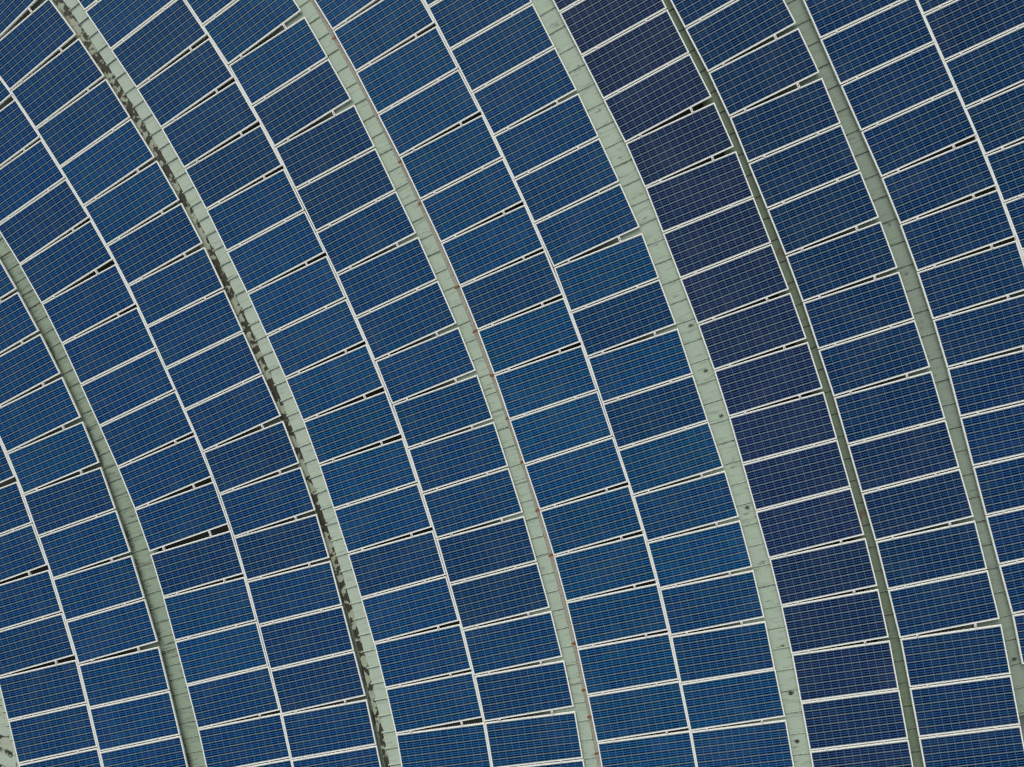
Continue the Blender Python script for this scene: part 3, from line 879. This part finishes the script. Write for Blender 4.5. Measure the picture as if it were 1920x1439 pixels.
def gutter_wear_shade(s, a, w):
    d, k = rib_near(s, phB)
    n1 = fb(s * 3.6, a * 3.6, 40.0, 5)
    n2 = fb(s * 9.0, a * 9.0, 47.0, 4)
    along = 0.5 + 0.5 * fb(s * 0.45, 0, 60.0, 2)
    vis = sm(0.06, -0.02, a - w)                      # rain only reaches the open part
    # clumps sit against the cap, densest just below the seam ends
    toward = sm(w * 1.02, CAPW, a)
    wedge = sm(0.17, 0.02, abs(d + 0.05) + 0.9 * (a - CAPW))
    m_ = n1 * 0.75 + n2 * 0.55 + 0.50 * wedge * (0.4 + 0.6 * noise.cell(Vector((k * 1.9, 2.2, 0)))) + 0.16 * toward + 0.42 * (along - 0.45) + 0.16 + 0.10 * sm(2.0, 6.5, abs(s - 0.5 * B_B_L))
    r = 0.90 * sm(0.14, 0.50, m_) * vis
    r = max(r, 0.75 * sm(0.022, 0.004, a - CAPW) * clamp01(0.75 + fb(s * 4, 0, 3.0)))  # foot of the cap: dirt with the cap's shadow painted in
    cr_ = abs(fb(s * 4.3, a * 4.3, 71.0, 3))
    r = max(r, 0.50 * sm(0.040, 0.0, cr_) * vis)
    # shaded gap at the foot of the left panels, painted as a dark line
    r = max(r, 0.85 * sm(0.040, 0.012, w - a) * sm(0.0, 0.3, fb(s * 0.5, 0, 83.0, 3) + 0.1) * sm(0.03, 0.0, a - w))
    b = 0.5 * sm(0.05, 0.5, fb(s * 2.2, a * 3, 90.0)) * vis
    g = 0.15 * sm(0.35, 0.7, fb(s * 5.2, a * 5, 95.0)) * vis
    return clamp01(r), clamp01(g), clamp01(b)


def ledge_wear(s, a, w):
    r = 0.30 + 0.6 * sm(0.1, 0.5, fb(s * 2.1, a * 3, 150.0)) * sm(0.04, -0.02, a - w)
    return clamp01(r), 0.0, 0.0


sheet('gutter', bB, lambda w, s: CAPW + 0.115 + 0.15 * sm(0.05 * B_B_L, 0.72 * B_B_L, s), lambda w: CAPW - 0.03, 0.10, 0.05, M_GUTTER, gutter_wear_shade, rt, da=0.012)
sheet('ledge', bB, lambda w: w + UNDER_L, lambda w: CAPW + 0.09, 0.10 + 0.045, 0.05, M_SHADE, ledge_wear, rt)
sheet('cap_plate', bB, lambda w: CAPW, lambda w: -UNDER_R, 0.055, 0.05, M_CAP, cap_wear_shade, rt, ribs=phB, rib_ov=(0.025, 0), rib_h=0.022, rib_w=0.026)
flank(bB, 0.10 + 0.05, M_GUTTER, rt)
web('web', bB, lambda w: w + UNDER_L - 0.02, lambda w: -UNDER_R + 0.02, 0.10 + 0.07, 0.35, M_WEB, rt)

# --- rusty beam
bC = Beam('C')
phC = rib_phase('C', bC)
rt = beam_root('C', bC, 'pale grey-green steel beam with rust spots and a gritty strip along its right side')
EDG = 0.085
rs = [(*bC.to_sv(*q), i) for i, q in enumerate(STAINS['C'])]


def edge_wear(s, a, w):
    r = 0.22 * sm(0.0, 0.6, fb(s * 6, a * 9, 120.0)) + 0.15 * sm(0.3, 0.7, fb(s * 0.8, 0, 125.0))
    r = max(r, 0.55 * sm(0.014, 0.0, abs(a - EDG + 0.006)) * clamp01(0.2 + fb(s * 2.5, 0, 128.0)))
    g = 0.12 * sm(0.1, 0.6, fb(s * 1.2, a * 4, 131.0))
    for ss, aa, i in rs:
        ds_ = s - ss
        if abs(ds_) < 0.35:
            g = max(g, 0.85 * sm(0.06, 0.0, abs(ds_) + 0.02 * fb(s * 20, a * 20, 5)))
            g = max(g, 0.35 * sm(0.30, 0.0, abs(ds_ + 0.1)) * sm(0.05, 0.0, abs(a - 0.045)))
            r = max(r, 0.9 * sm(0.045, 0.01, math.hypot(ds_, a - 0.012)))
    return clamp01(r), clamp01(g), 0.0


def plate_c(s, a, w):
    r, g, b = generic_wear_shade(phC, 0.25, 0.15, 3.0, 0.15, 0.30)(s, a, w)
    for ss, aa, i in rs:
        ds_ = s - ss
        if abs(ds_) < 0.25:
            q = math.hypot(ds_ / 0.04, (a - EDG) / 0.04) + 0.4 * fb(s * 12, a * 12, 140.0 + i)
            g = max(g, 0.75 * sm(1.2, 0.2, q))
            b = max(b, 0.5 * sm(0.22, 0.0, abs(ds_)) * sm(0.3, 0.0, a) * clamp01(0.3 + fb(s * 4, a * 3, 9)))
    return clamp01(r), clamp01(g), clamp01(b)


sheet('top_plate', bC, lambda w: w + UNDER_L, lambda w: EDG, 0.075, 0.05, M_PALE, plate_c, rt, ribs=phC, rib_h=0.016, rib_ov=(0, 0.004), rib_w=0.02)
sheet('edge_channel', bC, lambda w: EDG + 0.012, lambda w: -UNDER_R, 0.075 + 0.012, 0.05, M_EDGE, edge_wear, rt, da=0.01)
flank(bC, 0.075 + 0.004, M_PALE, rt)
web('web', bC, lambda w: w + UNDER_L - 0.02, lambda w: -UNDER_R + 0.02, 0.075 + 0.05, 0.35, M_WEB, rt)

# --- spotted beam
bD = Beam('D')
phD = rib_phase('D', bD)
rt = beam_root('D', bD, 'wide pale grey-green steel beam dotted with black stains, right of centre')
sp = [(*bD.to_sv(*q), i) for i, q in enumerate(STAINS['D'])]
sheet('top_plate', bD, lambda w: w + UNDER_L, lambda w: -UNDER_R, 0.08, 0.05, M_PALE,
      add_spots(generic_wear_shade(phD, 0.55, 0.2, 4.0, 0.25), sp, 0.05, 0.13), rt, ribs=phD, rib_h=0.013)
flank(bD, 0.08 + 0.004, M_PALE, rt)
web('web', bD, lambda w: w + UNDER_L - 0.02, lambda w: -UNDER_R + 0.02, 0.08 + 0.02, 0.35, M_WEB, rt)

# --- dark channel
bE = Beam('E')
phE = rib_phase('E', bE)
rt = beam_root('E', bE, 'narrow dark green steel channel sunk between two panel columns')


def chan_wear(s, a, w):
    r, g, b = generic_wear_shade(phE, 0.5, 0.4, 5.0, 0.4)(s, a, w)
    g = 0.6 * sm(0.10, 0.0, w - a) * clamp01(0.3 + fb(s * 1.2, 0, 7.0))
    g = max(g, 0.5 * sm(0.3, 0.7, fb(s * 2.3, a * 4, 71.0)))
    return r, clamp01(g), b


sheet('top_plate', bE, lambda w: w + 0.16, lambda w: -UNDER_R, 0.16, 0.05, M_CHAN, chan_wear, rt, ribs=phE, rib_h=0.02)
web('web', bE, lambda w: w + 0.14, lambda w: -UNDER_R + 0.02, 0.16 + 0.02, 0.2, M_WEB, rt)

# --- beam to the right, its shade put into a darker paint colour
bF = Beam('F')
phF = rib_phase('F', bF)
rt = beam_root('F', bF, 'shaded grey-green steel beam with soft dark seams, nearest to the right edge')
sp = [(*bF.to_sv(*q), i) for i, q in enumerate(STAINS['F'])]
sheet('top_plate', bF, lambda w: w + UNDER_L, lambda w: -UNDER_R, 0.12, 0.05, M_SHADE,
      add_spots(generic_wear_shade(phF, 0.45, 0.35, 6.0, 0.3), sp, 0.045, 0.05), rt, ribs=phF, rib_h=0.018)
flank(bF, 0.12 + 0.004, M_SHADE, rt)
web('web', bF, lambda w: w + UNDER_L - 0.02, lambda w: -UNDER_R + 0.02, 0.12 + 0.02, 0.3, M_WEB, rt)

# --- stained beam in the lower left corner
bG = Beam('G')
phG = (0.1, 0.33)
rt = beam_root('G', bG, 'cracked, dirty pale steel beam in the bottom left corner')


def g_wear(s, a, w):
    r = 0.8 * sm(0.06, 0.0, abs(fb(s * 2.2, a * 2.2, 200.0, 3))) + 0.8 * sm(0.2, 0.6, fb(s * 3.5, a * 3.5, 210.0, 4))
    return clamp01(r), 0.0, 0.4 * sm(0.0, 0.5, fb(s * 2, a * 2, 220.0))


sheet('gutter', bG, lambda w: w + 0.1, lambda w: 0.08, 0.12, 0.05, M_CAP, g_wear, rt)
sheet('cap_plate', bG, lambda w: 0.10, lambda w: -UNDER_R, 0.07, 0.04, M_CAP, generic_wear_shade(phG, 0.4, 0.0, 7.0, 0.2), rt, ribs=phG, rib_ov=(0.03, 0), rib_w=0.026)
web('web', bG, lambda w: w + 0.08, lambda w: -UNDER_R + 0.02, 0.14, 0.3, M_WEB, rt)

# ------------------------------------------------------------------ aluminium strips under the joint of each pair of columns
SEAM = ['leftmost aluminium joint strip, left of the streaky beam', 'aluminium joint strip between the streaky and the mossy beam',
        'aluminium joint strip between the mossy and the rusty beam', 'aluminium joint strip between the rusty and the spotted beam',
        'rightmost aluminium joint strip, near the right edge']
for i, key in enumerate(('s1', 's2', 's3', 's4', 's5')):
    r = RAILS[key]
    bm = bmesh.new()
    prev = None
    N = 220
    for k in range(N + 1):
        y = r['y0'] + 0.05 + (r['y1'] - r['y0'] - 0.1) * k / N
        x = poly(r['l'], y) - 0.016
        sl = (poly(r['l'], y + .02) - poly(r['l'], y - .02)) / .04
        tg = Vector((sl, 1, 0)).normalized()
        nr = Vector((tg.y, -tg.x, 0))
        ring = []
        for a, z in ((-0.018, -0.0095), (0.018, -0.0095), (0.018, -0.05), (-0.018, -0.05)):
            q = Vector((x, y, 0)) + nr * a
            ring.append(bm.verts.new((q.x, q.y, surf(q.x, q.y) + z)))
        if prev:
            for e in range(4):
                bm.faces.new((prev[e], prev[(e + 1) % 4], ring[(e + 1) % 4], ring[e]))
        else:
            bm.faces.new(ring[::-1])
        prev = ring
    bm.faces.new(prev)
    bmesh.ops.recalc_face_normals(bm, faces=bm.faces)
    o = mesh_obj('joint_strip', bm, [M_STRIP])
    tag(o, SEAM[i], 'joint strip', 'joint strips between panel columns')

# ------------------------------------------------------------------ roof under it all, and the ground far below
bm = bmesh.new()
NX, NY = 54, 44
g_ = [[bm.verts.new((x, y, surf(x, y) - 0.46)) for x in [-14.5 + 27.5 * i / NX for i in range(NX + 1)]] for y in [-11 + 22 * j / NY for j in range(NY + 1)]]
for j in range(NY):
    for i in range(NX):
        bm.faces.new((g_[j][i], g_[j][i + 1], g_[j + 1][i + 1], g_[j + 1][i]))
ext = bmesh.ops.extrude_face_region(bm, geom=bm.faces[:])
for e in ext['geom']:
    if isinstance(e, bmesh.types.BMVert):
        e.co.z -= 0.5
bmesh.ops.recalc_face_normals(bm, faces=bm.faces)
deck = mesh_obj('roof', bm, [M_DECK])
tag(deck, 'dark roof surface glimpsed through the joints below the panels', 'roof', None, 'structure')
bm = bmesh.new()
bmesh.ops.create_grid(bm, x_segments=4, y_segments=4, size=2500)
gr = mesh_obj('ground', bm, [M_GROUND])
gr.location = (0, 0, -32)
tag(gr, 'ground far below the roof', 'ground', None, 'structure')

# ------------------------------------------------------------------ light: bright overcast
EL, AZ = math.radians(40), math.radians(335)     # azimuth clockwise from +y
w = bpy.data.worlds.new('World')
scene.world = w
w.use_nodes = True
nt = w.node_tree
bg = nt.nodes['Background']
sky = nt.nodes.new('ShaderNodeTexSky')
sky.sky_type = 'NISHITA'
sky.sun_disc = False
sky.sun_elevation = EL
sky.sun_rotation = AZ
sky.air_density = 1.0
sky.dust_density = 4.0
sky.ozone_density = 1.0
hs = nt.nodes.new('ShaderNodeHueSaturation')
hs.inputs['Saturation'].default_value = 0.35
nt.links.new(sky.outputs[0], hs.inputs['Color'])
nt.links.new(hs.outputs[0], bg.inputs['Color'])
bg.inputs['Strength'].default_value = 0.12
sl = bpy.data.lights.new('sun', 'SUN')
sl.energy = 0.7
sl.angle = math.radians(60)
sl.color = (1.0, 0.955, 0.88)
so = bpy.data.objects.new('sun', sl)
C.objects.link(so)
dv = Vector((math.sin(AZ) * math.cos(EL), math.cos(AZ) * math.cos(EL), math.sin(EL)))
so.rotation_euler = dv.to_track_quat('Z', 'Y').to_euler()

# ------------------------------------------------------------------ camera: straight down from a drone
cam = bpy.data.cameras.new('camera')
cam.sensor_width = 36
cam.lens = 36 * FPX / 1920
cam.clip_start = 0.1
cam.clip_end = 6000
co = bpy.data.objects.new('camera', cam)
C.objects.link(co)
co.location = (0, 0, HC)
scene.camera = co

vs = scene.view_settings
vs.view_transform = 'Standard'
vs.look = 'None'
vs.gamma = 1.0
vs.exposure = 0.26
scene.cycles.pixel_filter_type = 'BLACKMAN_HARRIS'
scene.cycles.filter_width = 1.3
scene.cycles.max_bounces = 6
scene.cycles.use_denoising = False
